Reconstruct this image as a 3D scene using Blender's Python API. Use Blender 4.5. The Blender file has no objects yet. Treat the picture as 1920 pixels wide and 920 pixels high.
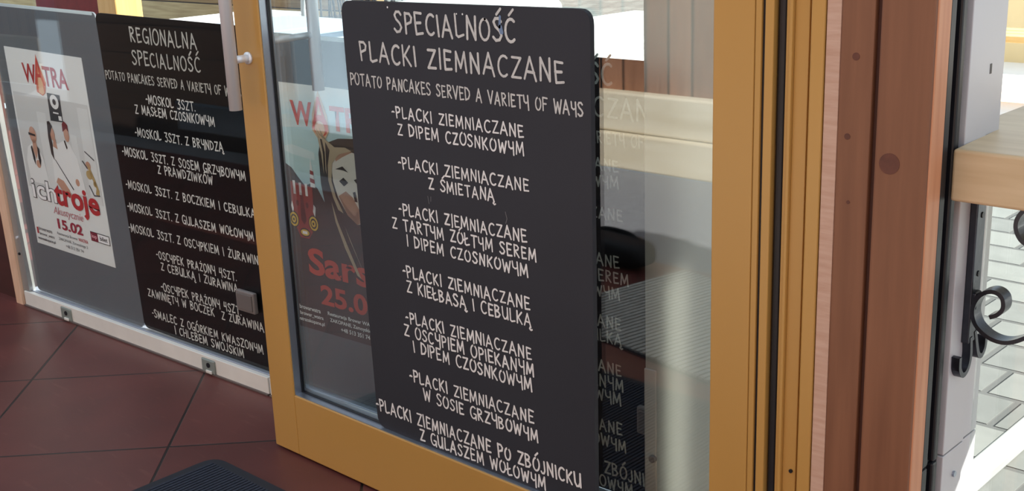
import bpy, bmesh, math, random
from mathutils import Matrix, Vector
random.seed(7)
S = bpy.context.scene
COL = S.collection

# ------------------------------------------------------------------ camera
cd = bpy.data.cameras.new('camera'); cam = bpy.data.objects.new('camera', cd); COL.objects.link(cam)
cd.sensor_width = 36.0; cd.lens = 42.375; cd.clip_start = 0.02; cd.clip_end = 200
RW = ((0.72819, -0.16539, 0.66512), (0.68441, 0.22693, -0.69288), (-0.03635, 0.95976, 0.27844))
m4 = Matrix(RW).to_4x4(); m4.translation = (0, 0, 1.4)
cam.matrix_world = m4
S.camera = cam

# ------------------------------------------------------------------ world, sun, exposure
w = bpy.data.worlds.new('sky'); S.world = w; w.use_nodes = True
wn = w.node_tree.nodes; wl = w.node_tree.links
bg = wn['Background']; bg.inputs['Strength'].default_value = 1.25
bg.inputs['Color'].default_value = (0.80, 0.92, 1.04, 1)
sd = bpy.data.lights.new('sun', 'SUN'); sd.energy = 13.0; sd.angle = math.radians(0.6); sd.color = (1, 0.95, 0.87)
sun = bpy.data.objects.new('sun', sd); COL.objects.link(sun)
EL, AZ = math.radians(38), math.radians(42)          # azimuth measured from +y towards +x
sdir = Vector((math.sin(AZ)*math.cos(EL), math.cos(AZ)*math.cos(EL), math.sin(EL)))
sun.rotation_euler = sdir.to_track_quat('Z', 'Y').to_euler(); sun.location = (4, 5, 6)
S.view_settings.view_transform = 'Standard'; S.view_settings.look = 'None'
S.view_settings.exposure = 0.0; S.view_settings.gamma = 1.0; S.view_settings.use_curve_mapping = False

# ------------------------------------------------------------------ materials
MATS = {}
def srgb(r, g, b):
    f = lambda c: ((c/255)/12.92 if c/255 <= 0.04045 else (((c/255)+0.055)/1.055)**2.4)
    return (f(r), f(g), f(b), 1)
def mat(name, rgb, rough=0.5, metal=0.0, var=0.0, scale=8.0, stretch=(1, 1, 1), rgb2=None, bump=0.0, spec=0.5, bscale=None):
    if name in MATS: return MATS[name]
    m = bpy.data.materials.new(name); m.use_nodes = True; MATS[name] = m
    nt = m.node_tree; b = nt.nodes['Principled BSDF']
    b.inputs['Roughness'].default_value = rough; b.inputs['Metallic'].default_value = metal
    b.inputs['Specular IOR Level'].default_value = spec
    c = srgb(*rgb); b.inputs['Base Color'].default_value = c
    if var or rgb2 or bump:
        tc = nt.nodes.new('ShaderNodeTexCoord'); mp = nt.nodes.new('ShaderNodeMapping')
        mp.inputs['Scale'].default_value = stretch
        nt.links.new(tc.outputs['Object'], mp.inputs['Vector'])
        nz = nt.nodes.new('ShaderNodeTexNoise'); nz.inputs['Scale'].default_value = scale; nz.inputs['Detail'].default_value = 5
        nt.links.new(mp.outputs['Vector'], nz.inputs['Vector'])
        if var or rgb2:
            rp = nt.nodes.new('ShaderNodeValToRGB')
            c2 = srgb(*rgb2) if rgb2 else tuple(min(1, x*(1+var)) for x in c[:3])+(1,)
            c1 = c if rgb2 else tuple(x*(1-var) for x in c[:3])+(1,)
            rp.color_ramp.elements[0].position = 0.3; rp.color_ramp.elements[1].position = 0.7
            rp.color_ramp.elements[0].color = c1; rp.color_ramp.elements[1].color = c2
            nt.links.new(nz.outputs['Fac'], rp.inputs['Fac']); nt.links.new(rp.outputs['Color'], b.inputs['Base Color'])
        if bump:
            bp = nt.nodes.new('ShaderNodeBump'); bp.inputs['Strength'].default_value = bump; bp.inputs['Distance'].default_value = 0.004
            nt.links.new(nz.outputs['Fac'], bp.inputs['Height']); nt.links.new(bp.outputs['Normal'], b.inputs['Normal'])
    return m
def glass(name, f0, tint):
    m = bpy.data.materials.new(name); m.use_nodes = True; MATS[name] = m
    nt = m.node_tree; nt.nodes.clear()
    out = nt.nodes.new('ShaderNodeOutputMaterial'); mx = nt.nodes.new('ShaderNodeMixShader')
    tr = nt.nodes.new('ShaderNodeBsdfTransparent'); gl = nt.nodes.new('ShaderNodeBsdfGlossy')
    tr.inputs['Color'].default_value = tint; gl.inputs['Roughness'].default_value = 0.0; gl.inputs['Color'].default_value = (1, 1, 1, 1)
    lw = nt.nodes.new('ShaderNodeLayerWeight'); lw.inputs['Blend'].default_value = 0.5
    pw = nt.nodes.new('ShaderNodeMath'); pw.operation = 'POWER'; pw.inputs[1].default_value = 5
    ma = nt.nodes.new('ShaderNodeMath'); ma.operation = 'MULTIPLY_ADD'; ma.inputs[1].default_value = 1-f0; ma.inputs[2].default_value = f0
    nt.links.new(lw.outputs['Facing'], pw.inputs[0]); nt.links.new(pw.outputs[0], ma.inputs[0])
    nt.links.new(ma.outputs[0], mx.inputs['Fac']); nt.links.new(tr.outputs[0], mx.inputs[1]); nt.links.new(gl.outputs[0], mx.inputs[2])
    nt.links.new(mx.outputs[0], out.inputs['Surface'])
    return m
def chain(nt, op, a, bb=None):
    n = nt.nodes.new('ShaderNodeMath'); n.operation = op
    for i, v in enumerate((a, bb)):
        if v is None: continue
        if isinstance(v, (int, float)): n.inputs[i].default_value = v
        else: nt.links.new(v, n.inputs[i])
    return n.outputs[0]
def grid_mat(name, rgb, rgb2, grout, ang, cell, off, gw, rough, stagger=0.0, bump=0.5, nscale=5.0, scuff=0.0, gdepth=0.004, facevar=0.0):
    """square-laid ground material: rotated cells with joints"""
    m = bpy.data.materials.new(name); m.use_nodes = True; MATS[name] = m
    nt = m.node_tree; b = nt.nodes['Principled BSDF']; b.inputs['Roughness'].default_value = rough
    tc = nt.nodes.new('ShaderNodeTexCoord'); sp = nt.nodes.new('ShaderNodeSeparateXYZ'); nt.links.new(tc.outputs['Object'], sp.inputs[0])
    c, s = math.cos(ang), math.sin(ang)
    X, Y = sp.outputs[0], sp.outputs[1]
    U = chain(nt, 'ADD', chain(nt, 'MULTIPLY', X, c), chain(nt, 'MULTIPLY', Y, s))
    V = chain(nt, 'ADD', chain(nt, 'MULTIPLY', X, -s), chain(nt, 'MULTIPLY', Y, c))
    V = chain(nt, 'DIVIDE', chain(nt, 'SUBTRACT', V, off[1]), cell[1])
    row = chain(nt, 'FLOOR', V)
    U = chain(nt, 'DIVIDE', chain(nt, 'SUBTRACT', U, off[0]), cell[0])
    U = chain(nt, 'ADD', U, chain(nt, 'MULTIPLY', row, stagger))
    colm = chain(nt, 'FLOOR', U)
    def edge(f, cs):
        fr = chain(nt, 'FRACT', f)
        d = chain(nt, 'MINIMUM', fr, chain(nt, 'SUBTRACT', 1.0, fr))
        return chain(nt, 'MULTIPLY', d, cs)
    d = chain(nt, 'MINIMUM', edge(U, cell[0]), edge(V, cell[1]))
    mr = nt.nodes.new('ShaderNodeMapRange'); mr.interpolation_type = 'SMOOTHSTEP'
    mr.inputs['From Min'].default_value = gw*0.45; mr.inputs['From Max'].default_value = gw*0.75
    nt.links.new(d, mr.inputs['Value'])
    nz = nt.nodes.new('ShaderNodeTexNoise'); nz.inputs['Scale'].default_value = nscale; nz.inputs['Detail'].default_value = 6
    nt.links.new(tc.outputs['Object'], nz.inputs['Vector'])
    wn_ = nt.nodes.new('ShaderNodeTexWhiteNoise'); wn_.noise_dimensions = '2D'
    cb = nt.nodes.new('ShaderNodeCombineXYZ'); nt.links.new(colm, cb.inputs[0]); nt.links.new(row, cb.inputs[1]); nt.links.new(cb.outputs[0], wn_.inputs['Vector'])
    fac = chain(nt, 'ADD', chain(nt, 'MULTIPLY', nz.outputs['Fac'], 1.0-facevar), chain(nt, 'MULTIPLY', wn_.outputs['Value'], facevar))
    rp = nt.nodes.new('ShaderNodeValToRGB'); rp.color_ramp.elements[0].position = 0.3; rp.color_ramp.elements[1].position = 0.7
    rp.color_ramp.elements[0].color = srgb(*rgb); rp.color_ramp.elements[1].color = srgb(*rgb2)
    nt.links.new(fac, rp.inputs['Fac'])
    colr = rp.outputs['Color']
    if scuff:
        mp = nt.nodes.new('ShaderNodeMapping'); mp.inputs['Scale'].default_value = (3, 14, 1); mp.inputs['Rotation'].default_value = (0, 0, 0.6)
        nt.links.new(tc.outputs['Object'], mp.inputs['Vector'])
        n2 = nt.nodes.new('ShaderNodeTexNoise'); n2.inputs['Scale'].default_value = 3; n2.inputs['Detail'].default_value = 8
        nt.links.new(mp.outputs['Vector'], n2.inputs['Vector'])
        r2 = nt.nodes.new('ShaderNodeMapRange'); r2.inputs['From Min'].default_value = 0.60; r2.inputs['From Max'].default_value = 0.8; r2.inputs['To Max'].default_value = scuff
        nt.links.new(n2.outputs['Fac'], r2.inputs['Value'])
        mxs = nt.nodes.new('ShaderNodeMix'); mxs.data_type = 'RGBA'
        nt.links.new(r2.outputs[0], mxs.inputs['Factor']); nt.links.new(colr, mxs.inputs['A']); mxs.inputs['B'].default_value = srgb(150, 105, 95)
        colr = mxs.outputs['Result']
    mx = nt.nodes.new('ShaderNodeMix'); mx.data_type = 'RGBA'
    nt.links.new(mr.outputs[0], mx.inputs['Factor']); mx.inputs['A'].default_value = srgb(*grout); nt.links.new(colr, mx.inputs['B'])
    nt.links.new(mx.outputs['Result'], b.inputs['Base Color'])
    bp = nt.nodes.new('ShaderNodeBump'); bp.inputs['Strength'].default_value = bump; bp.inputs['Distance'].default_value = gdepth
    h = chain(nt, 'ADD', mr.outputs[0], chain(nt, 'MULTIPLY', nz.outputs['Fac'], 0.25))
    nt.links.new(h, bp.inputs['Height']); nt.links.new(bp.outputs['Normal'], b.inputs['Normal'])
    return m
def plank_mat(name, rgb, rgb2, axis, pitch, gap, rough=0.6, grain=(1, 1, 1), gscale=6.0):
    """boards with dark joints every `pitch` along object axis 0/2, grain noise stretched by `grain`"""
    m = bpy.data.materials.new(name); m.use_nodes = True; MATS[name] = m
    nt = m.node_tree; b = nt.nodes['Principled BSDF']; b.inputs['Roughness'].default_value = rough
    tc = nt.nodes.new('ShaderNodeTexCoord'); sp = nt.nodes.new('ShaderNodeSeparateXYZ'); nt.links.new(tc.outputs['Object'], sp.inputs[0])
    f = chain(nt, 'DIVIDE', sp.outputs[axis], pitch); fr = chain(nt, 'FRACT', f)
    d = chain(nt, 'MULTIPLY', chain(nt, 'MINIMUM', fr, chain(nt, 'SUBTRACT', 1.0, fr)), pitch)
    mr = nt.nodes.new('ShaderNodeMapRange'); mr.inputs['From Min'].default_value = gap*0.4; mr.inputs['From Max'].default_value = gap*0.6
    nt.links.new(d, mr.inputs['Value'])
    mp = nt.nodes.new('ShaderNodeMapping'); mp.inputs['Scale'].default_value = grain; nt.links.new(tc.outputs['Object'], mp.inputs['Vector'])
    nz = nt.nodes.new('ShaderNodeTexNoise'); nz.inputs['Scale'].default_value = gscale; nz.inputs['Detail'].default_value = 7; nt.links.new(mp.outputs['Vector'], nz.inputs['Vector'])
    wn_ = nt.nodes.new('ShaderNodeTexWhiteNoise'); wn_.noise_dimensions = '1D'; nt.links.new(chain(nt, 'FLOOR', f), wn_.inputs['W'])
    fac = chain(nt, 'ADD', chain(nt, 'MULTIPLY', nz.outputs['Fac'], 0.7), chain(nt, 'MULTIPLY', wn_.outputs['Value'], 0.3))
    rp = nt.nodes.new('ShaderNodeValToRGB'); rp.color_ramp.elements[0].position = 0.3; rp.color_ramp.elements[1].position = 0.7
    rp.color_ramp.elements[0].color = srgb(*rgb); rp.color_ramp.elements[1].color = srgb(*rgb2); nt.links.new(fac, rp.inputs['Fac'])
    mx = nt.nodes.new('ShaderNodeMix'); mx.data_type = 'RGBA'; mx.inputs['A'].default_value = srgb(30, 20, 16)
    nt.links.new(mr.outputs[0], mx.inputs['Factor']); nt.links.new(rp.outputs['Color'], mx.inputs['B'])
    nt.links.new(mx.outputs['Result'], b.inputs['Base Color'])
    bp = nt.nodes.new('ShaderNodeBump'); bp.inputs['Strength'].default_value = 0.4; bp.inputs['Distance'].default_value = 0.004
    nt.links.new(chain(nt, 'ADD', mr.outputs[0], chain(nt, 'MULTIPLY', nz.outputs['Fac'], 0.3)), bp.inputs['Height']); nt.links.new(bp.outputs['Normal'], b.inputs['Normal'])
    return m

GLASS_DOOR = glass('coated_door_glass', 0.115, (0.95, 0.98, 0.97, 1))
GLASS_PANE = glass('clear_sliding_glass', 0.026, (0.97, 0.99, 0.98, 1))
GLASS_WIN = glass('window_glass', 0.05, (0.96, 0.985, 0.975, 1))
YELLOW = mat('mustard_lacquer', (184, 140, 74), 0.34, 0.0, 0.04, 3.0, (1, 1, 0.3))
BLACKRUB = mat('black_rubber', (14, 16, 24), 0.45)
BEAD = mat('anodised_bead', (165, 175, 190), 0.3, 0.8)
STEEL = mat('brushed_steel', (238, 240, 244), 0.34, 0.35, 0.05, 40, (1, 1, 0.05))
CHALK = mat('chalk_white', (224, 222, 220), 0.85, var=0.08, scale=120)
CHALKD = mat('chalk_grey', (196, 194, 190), 0.85, var=0.12, scale=120)
BOARDF = mat('black_board', (50, 51, 57), 0.55, var=0.06, scale=4, bump=0.03, spec=0.2)
BOARDB = mat('deep_black_board', (15, 15, 18), 0.6, spec=0.05)
GREYB = mat('slate_grey_board', (104, 109, 117), 0.6, var=0.03, scale=3, spec=0.15)
RAILW = mat('white_rail', (226, 225, 218), 0.45, var=0.05, scale=9)
RAILTOP = mat('rail_aluminium', (165, 174, 190), 0.35, 0.4)
ALU = mat('aluminium', (176, 178, 176), 0.38, 0.6, var=0.05, scale=12)
DKGREY = mat('grey_plastic', (118, 112, 110), 0.5)
BROWN = mat('stained_brown_board', (115, 73, 50), 0.5, scale=4, stretch=(10, 10, 0.6), rgb2=(133, 88, 62), bump=0.1)
ORANGE = mat('lit_edge_wood', (188, 124, 88), 0.55, scale=6, stretch=(10, 10, 0.7), rgb2=(206, 146, 108), bump=0.08)  # side face of the brown board, its light painted into a paler orange
PINKW = mat('raw_wood_edge', (188, 150, 128), 0.7, scale=14, stretch=(1, 1, 8), rgb2=(202, 168, 148), bump=0.2)
KNOT = mat('wood_knot', (92, 50, 38), 0.5, var=0.2, scale=60)
GREYPVC = mat('grey_profile', (196, 196, 200), 0.42, var=0.02, scale=3)
IRON = mat('wrought_iron', (62, 65, 74), 0.3, 0.8, bump=0.1, var=0.1, scale=60)
PINE = mat('pale_pine', (200, 176, 138), 0.45, scale=5, stretch=(0.9, 9, 9), rgb2=(216, 194, 158), bump=0.05)
PAPER = mat('poster_paper', (238, 240, 242), 0.6)
RED = mat('print_red', (178, 30, 36), 0.55)
BLACKP = mat('print_black', (26, 25, 28), 0.55)
PALEWALL = mat('frosted_panel', (160, 158, 152), 0.6, var=0.03, scale=2, stretch=(1, 1, 0.3))
_nt = PALEWALL.node_tree; _tl = _nt.nodes.new('ShaderNodeBsdfTranslucent'); _tl.inputs['Color'].default_value = (0.86, 0.86, 0.82, 1)
_mx = _nt.nodes.new('ShaderNodeMixShader'); _mx.inputs['Fac'].default_value = 0.5
_nt.links.new(_nt.nodes['Principled BSDF'].outputs[0], _mx.inputs[1]); _nt.links.new(_tl.outputs[0], _mx.inputs[2]); _nt.links.new(_mx.outputs[0], _nt.nodes['Material Output'].inputs['Surface'])

# ------------------------------------------------------------------ helpers
def link(o):
    COL.objects.link(o); return o
def mesh_obj(name, bm, m, parent=None, smooth=False):
    me = bpy.data.meshes.new(name); bmesh.ops.recalc_face_normals(bm, faces=bm.faces[:]); bm.to_mesh(me); bm.free()
    for mm in (m if isinstance(m, (list, tuple)) else [m]): me.materials.append(mm)
    if smooth:
        for p in me.polygons: p.use_smooth = True
    o = link(bpy.data.objects.new(name, me))
    if parent: o.parent = parent
    return o
def thing(name, label, cat, loc=(0, 0, 0), rz=0.0, group=None, kind=None):
    o = link(bpy.data.objects.new(name, None)); o.location = loc; o.rotation_euler = (0, 0, rz); o.empty_display_size = 0.1
    return tag(o, label, cat, group, kind)
def tag(o, label, cat=None, group=None, kind=None):
    o['label'] = label
    if cat: o['category'] = cat
    if group: o['group'] = group
    if kind: o['kind'] = kind
    return o
def box(bm, x0, x1, y0, y1, z0, z1, bev=0.0, seg=2):
    r = bmesh.ops.create_cube(bm, size=1.0)
    for v in r['verts']:
        v.co = Vector(((x0+x1)/2+v.co.x*(x1-x0), (y0+y1)/2+v.co.y*(y1-y0), (z0+z1)/2+v.co.z*(z1-z0)))
    if bev:
        es = list({e for v in r['verts'] for e in v.link_edges})
        bmesh.ops.bevel(bm, geom=es, offset=bev, segments=seg, affect='EDGES', profile=0.5)
def boxo(name, m, parent, *a, bev=0.0, seg=2):
    bm = bmesh.new(); box(bm, *a, bev=bev, seg=seg); return mesh_obj(name, bm, m, parent)
def tube(bm, pts, r, n=16, cap=True):
    pts = [Vector(p) for p in pts]; rings = []
    rr = r if isinstance(r, (list, tuple)) else [r]*len(pts)
    up0 = None
    for i, p in enumerate(pts):
        t = (pts[min(i+1, len(pts)-1)]-pts[max(i-1, 0)]).normalized()
        if up0 is None:
            up0 = t.orthogonal().normalized()
        a = (up0-t*up0.dot(t)).normalized(); up0 = a; b = t.cross(a)
        rings.append([bm.verts.new(p+(a*math.cos(2*math.pi*k/n)+b*math.sin(2*math.pi*k/n))*rr[i]) for k in range(n)])
    for i in range(len(rings)-1):
        for k in range(n):
            bm.faces.new((rings[i][k], rings[i][(k+1) % n], rings[i+1][(k+1) % n], rings[i+1][k]))
    if cap:
        bm.faces.new(rings[0][::-1]); bm.faces.new(rings[-1])
def prism_xz(bm, pts, y0, y1):
    """outline in x,z extruded from y0 to y1"""
    a = [bm.verts.new((p[0], y0, p[1])) for p in pts]; b = [bm.verts.new((p[0], y1, p[1])) for p in pts]
    bm.faces.new(a); bm.faces.new(b[::-1]); n = len(pts)
    for i in range(n): bm.faces.new((a[i], b[i], b[(i+1) % n], a[(i+1) % n]))
def prism_xy(bm, pts, z0, z1):
    a = [bm.verts.new((p[0], p[1], z0)) for p in pts]; b = [bm.verts.new((p[0], p[1], z1)) for p in pts]
    bm.faces.new(a[::-1]); bm.faces.new(b); n = len(pts)
    for i in range(n): bm.faces.new((a[i], a[(i+1) % n], b[(i+1) % n], b[i]))
def rounded_quad(q, r, n=6):
    """q = bl, br, tr, tl ; rounded corner outline"""
    out = []
    q = [Vector(p) for p in q]
    for i in range(4):
        p, a, b = q[i], q[i-1], q[(i+1) % 4]
        pa = p+(a-p).normalized()*r; pb = p+(b-p).normalized()*r
        for k in range(n+1):
            t = k/n
            out.append(tuple((1-t)**2*pa+2*t*(1-t)*p+t*t*pb))
    return out
def catmull(pts, n=6, closed=False):
    P = [Vector(p) for p in pts]; out = []
    N = len(P)
    for i in range(N-1):
        p0 = P[max(i-1, 0)]; p1 = P[i]; p2 = P[i+1]; p3 = P[min(i+2, N-1)]
        for k in range(n):
            t = k/n
            out.append(0.5*((2*p1)+(p2-p0)*t+(2*p0-5*p1+4*p2-p3)*t*t+(3*p1-p0-3*p2+p3)*t**3))
    out.append(P[-1]); return out

# ------------------------------------------------------------------ hand-drawn capital alphabet (strokes)
def arc(cx, cy, rx, ry, a0, a1, n=8):
    return [(cx+rx*math.cos(math.radians(a0+(a1-a0)*i/n)), cy+ry*math.sin(math.radians(a0+(a1-a0)*i/n))) for i in range(n+1)]
GL = {
 'A': (.50, [[(0, 0), (.21, 1), (.48, -.04)], [(.08, .34), (.40, .32)]]),
 'B': (.42, [[(.03, 0), (.0, 1)], [(0, 1), (.2, .98), (.32, .86), (.28, .66), (.04, .53)], [(.04, .53), (.28, .48), (.40, .28), (.28, .06), (.03, 0)]]),
 'C': (.42, [arc(.24, .5, .24, .5, 55, 310, 12)]),
 'D': (.44, [[(.03, 0), (.0, 1)], [(0, 1), (.22, .94), (.40, .70), (.42, .42), (.30, .12), (.03, 0)]]),
 'E': (.38, [[(.34, .96), (.02, 1), (.03, .5), (.06, 0), (.38, .05)], [(.03, .52), (.30, .53)]]),
 'F': (.36, [[(.36, .97), (.0, 1), (.03, 0)], [(.02, .52), (.28, .53)]]),
 'G': (.46, [arc(.24, .5, .24, .5, 55, 330, 12), [(.28, .42), (.46, .40), (.46, -.04)]]),
 'H': (.44, [[(.0, 1), (.03, 0)], [(.40, 1), (.42, 0)], [(.02, .5), (.41, .52)]]),
 'I': (.06, [[(.0, 1), (.05, 0)]]),
 'J': (.32, [[(.24, 1), (.28, .25), (.20, .02), (.08, .0), (0, .14)]]),
 'K': (.42, [[(.0, 1), (.03, 0)], [(.36, .98), (.05, .44)], [(.10, .52), (.40, 0)]]),
 'L': (.36, [[(.0, 1), (.03, .08), (.12, .0), (.36, .10)]]),
 'M': (.56, [[(.02, 0), (.06, 1), (.27, .18), (.48, 1), (.55, -.03)]]),
 'N': (.44, [[(.02, 0), (.03, 1), (.40, .0), (.40, 1)]]),
 'O': (.46, [arc(.23, .5, .23, .5, 80, 445, 16)]),
 'P': (.38, [[(.06, -.03), (.0, 1)], [(0, .98), (.24, .98), (.36, .80), (.32, .56), (.05, .42)]]),
 'R': (.42, [[(.05, 0), (.0, 1)], [(0, .98), (.22, .98), (.34, .82), (.30, .62), (.05, .48)], [(.10, .48), (.40, 0)]]),
 'S': (.38, [[(.35, .86), (.26, .99), (.10, .98), (.02, .82), (.10, .62), (.28, .44), (.37, .24), (.28, .04), (.12, .0), (0, .14)]]),
 'T': (.44, [[(.0, .96), (.44, .98)], [(.22, .96), (.25, -.02)]]),
 'U': (.44, [[(.0, 1), (.04, .24), (.16, .0), (.30, .04), (.40, .3), (.42, 1)], [(.42, 1), (.44, 0)]]),
 'V': (.46, [[(.0, 1), (.24, 0), (.44, 1)]]),
 'W': (.60, [[(.0, 1), (.14, 0), (.30, .80), (.46, 0), (.60, 1)]]),
 'Y': (.40, [[(.0, 1), (.04, .54), (.18, .42), (.38, .52)], [(.36, 1), (.40, -.10)]]),
 'Z': (.42, [[(.02, .96), (.40, .97), (.03, .02), (.42, .04)]]),
 '3': (.40, [[(.02, 1.0), (.36, 1.0), (.16, .56), (.34, .46), (.38, .2), (.24, -.04), (.02, .02)]]),
 '4': (.42, [[(.10, 1.04), (.04, .50), (.36, .52)], [(.36, 1.06), (.38, -.06)]]),
 '.': (.04, [[(.0, .02), (.03, .0)]]),
 '-': (.18, [[(.0, .46), (.08, .52), (.18, .48)]]),
 ' ': (.42, []),
}
ACUTE = [(.16, 1.16), (.34, 1.42)]
EXTRA = {'Ć': ('C', [ACUTE]), 'Ś': ('S', [ACUTE]), 'Ó': ('O', [ACUTE]), 'Ź': ('Z', [ACUTE]), 'Ń': ('N', [ACUTE]),
         'Ż': ('Z', [[(.20, 1.22), (.23, 1.26)]]), 'Ł': ('L', [[(-.10, .40), (.22, .62)]]),
         'Ą': ('A', [[(.46, 0), (.40, -.16), (.50, -.26), (.58, -.20)]]), 'Ę': ('E', [[(.36, .04), (.30, -.14), (.38, -.24), (.46, -.20)]])}
def ribbon(bm, pts, hw, y):
    """one flat painted run with mitred bends and rounded ends, no overlapping faces"""
    P = [Vector(pts[0])]
    for p in pts[1:]:
        if (Vector(p)-P[-1]).length > 1e-6: P.append(Vector(p))
    n = len(P)
    if n < 2: return
    rows = []
    for i in range(n):
        d1 = (P[i]-P[i-1]).normalized() if i else (P[1]-P[0]).normalized()
        d2 = (P[i+1]-P[i]).normalized() if i < n-1 else d1
        b = d1+d2; b = b.normalized() if b.length > 1e-6 else d1
        k = hw/max(0.6, b.dot(d1)); nr = Vector((-b.y, b.x))*k
        rows.append((bm.verts.new((P[i].x+nr.x, y, P[i].y+nr.y)), bm.verts.new((P[i].x-nr.x, y, P[i].y-nr.y))))
    for i in range(n-1): bm.faces.new((rows[i][0], rows[i][1], rows[i+1][1], rows[i+1][0]))
    for (row, c, d) in ((rows[0], P[0], P[0]-P[1]), (rows[-1], P[-1], P[-1]-P[-2])):
        a0 = math.atan2(d.y, d.x); s_ = 1 if row is rows[0] else -1
        cap = [bm.verts.new((c.x+hw*math.cos(a0+a), y, c.y+hw*math.sin(a0+a))) for a in ((-1.05, -.52, 0, .52, 1.05) if s_ > 0 else (1.05, .52, 0, -.52, -1.05))]
        bm.faces.new([row[0]]+cap+[row[1]] if s_ < 0 else [row[0]]+cap+[row[1]])
def stroke(bm, pts, hw, y):
    """painted stroke in the x,z plane at depth y; sharp corners start a new run on its own thin layer"""
    run = [pts[0]]; k = 0
    for i in range(1, len(pts)):
        run.append(pts[i])
        if i < len(pts)-1:
            d1 = Vector(pts[i])-Vector(pts[i-1]); d2 = Vector(pts[i+1])-Vector(pts[i])
            if d1.length > 1e-7 and d2.length > 1e-7 and d1.angle(d2) > 1.0:
                ribbon(bm, run, hw, y-k*1.2e-4); k += 1; run = [pts[i]]
    ribbon(bm, run, hw, y-k*1.2e-4)
    return k+1
def write_line(name, text, x0, z0, x1, z1, cap, y, m, parent, weight=0.062, jit=1.0):
    rng = random.Random(text+str(round(z0, 3)))
    gap = 0.17; items = []; x = 0.0
    for ch in text:
        base, ext = EXTRA.get(ch, (ch, []))
        wdt, st = GL[base]
        items.append((x, wdt, st, ext)); x += wdt+(gap if ch != ' ' else 0.02)
    total = x-gap; sx = (math.hypot(x1-x0, z1-z0))/total; ang = math.atan2(z1-z0, x1-x0)
    ca, sa = math.cos(ang), math.sin(ang)
    bm = bmesh.new()
    for (gx, wdt, st, ext) in items:
        r = math.radians(rng.uniform(-2.5, 2.5))*jit; dy = rng.uniform(-.035, .035)*cap*jit; sc = 1+rng.uniform(-.05, .05)*jit
        lay = 0
        for s_ in st+ext:
            q = []
            for (px, pz) in s_:
                lx = (px-wdt/2)*sx*sc; lz = pz*cap*sc
                lx, lz = lx*math.cos(r)-lz*math.sin(r), lx*math.sin(r)+lz*math.cos(r)
                lx += (gx+wdt/2)*sx; lz += dy
                q.append((x0+lx*ca-lz*sa, z0+lx*sa+lz*ca))
            lay += stroke(bm, q, cap*weight*rng.uniform(.9, 1.1), y-lay*1.2e-4)
    return mesh_obj(name, bm, m, parent)

# printed type (built-in font) fitted into a rectangle of a poster
def type_bm(text, fit, rect, y, bold=0.0, shear=0.0):
    cu = bpy.data.curves.new('t', 'FONT'); cu.body = text; cu.size = 1.0; cu.offset = bold; cu.shear = shear; cu.resolution_u = 4
    ob = bpy.data.objects.new('t', cu); COL.objects.link(ob)
    dg = bpy.context.evaluated_depsgraph_get(); me = bpy.data.meshes.new_from_object(ob.evaluated_get(dg))
    bm = bmesh.new(); bm.from_mesh(me)
    xs = [v.co.x for v in bm.verts]; ys = [v.co.y for v in bm.verts]
    xa, xb, ya, yb = min(xs), max(xs), min(ys), max(ys)
    u0, v0, u1, v1 = rect
    for v in bm.verts:
        s, z = fit(u0+(v.co.x-xa)/(xb-xa)*(u1-u0), v0+(v.co.y-ya)/(yb-ya)*(v1-v0)); v.co = (s, y, z)
    bpy.data.objects.remove(ob); bpy.data.curves.remove(cu); bpy.data.meshes.remove(me)
    return bm
def bilinear(bl, br, tr, tl):
    def f(u, v):
        return tuple((1-u)*(1-v)*bl[i]+u*(1-v)*br[i]+u*v*tr[i]+(1-u)*v*tl[i] for i in (0, 1))
    return f
def poly_bm(polys, fit, y):
    bm = bmesh.new()
    for p in polys: bm.faces.new([bm.verts.new((fit(*q)[0], y, fit(*q)[1])) for q in p])
    return bm
def ell(u, v, ru, rv, n=20, a0=0, a1=360):
    return [(u+ru*math.cos(math.radians(a0+(a1-a0)*k/n)), v+rv*math.sin(math.radians(a0+(a1-a0)*k/n))) for k in range(n)]

YAW = math.radians(2.5)
BK = (-4.2737, 1.8245, 0.0)          # origin of the sliding glass line (front of its rail)
YD = 1.694                            # front face of the yellow door
WO = (-1.055, YD, 0.0)                # origin of the timber wall right of the door

# ================================================================== SETTING
TILE = grid_mat('red_quarry_tile', (84, 41, 38), (106, 54, 49), (24, 14, 13), math.radians(46.7), (0.54, 0.555), (-0.80, 3.596), 0.006, 0.42, bump=0.35, nscale=4, scuff=0.2, facevar=0.35)
bm = bmesh.new()
prism_xy(bm, [(-9, -0.2), (1.6, -0.2), (1.6, 1.96), (-1.40, 1.96), (-4.33, 1.83), (-4.33, 4.6), (-9, 4.6)], -0.08, 0.0)
tag(mesh_obj('floor', bm, TILE), 'dark red square floor tiles laid diagonally in front of the glass panels', 'floor', kind='structure')
PAVE = grid_mat('grey_cobbles', (112, 114, 112), (134, 136, 133), (92, 93, 92), 0.0, (0.235, 0.205), (0.05, 0.11), 0.016, 0.7, stagger=0.43, bump=0.9, nscale=9, facevar=0.5, gdepth=0.012)
bm = bmesh.new()
prism_xy(bm, [(-4.33, 1.83), (-1.40, 1.96), (1.6, 1.96), (12, 1.96), (12, 16), (-14, 16), (-14, 4.6), (-4.33, 4.6)], -0.08, 0.0)
tag(mesh_obj('paving', bm, PAVE), 'grey stone block paving outside, seen through the window under the counter', 'paving', kind='structure')
ASPH = mat('asphalt', (130, 132, 138), 0.9, var=0.18, scale=60, stretch=(0.4, 1, 1), bump=0.3)
bm = bmesh.new(); box(bm, -14, 8, -1.42, -0.2, -0.08, 0.0)
tag(mesh_obj('road', bm, ASPH), 'grey asphalt strip that shows as a reflection in the door glass', 'road', kind='structure')
SAND = mat('sandy_beam', (202, 188, 162), 0.8, scale=3, stretch=(0.5, 4, 4), rgb2=(224, 214, 194), bump=0.2)
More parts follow.
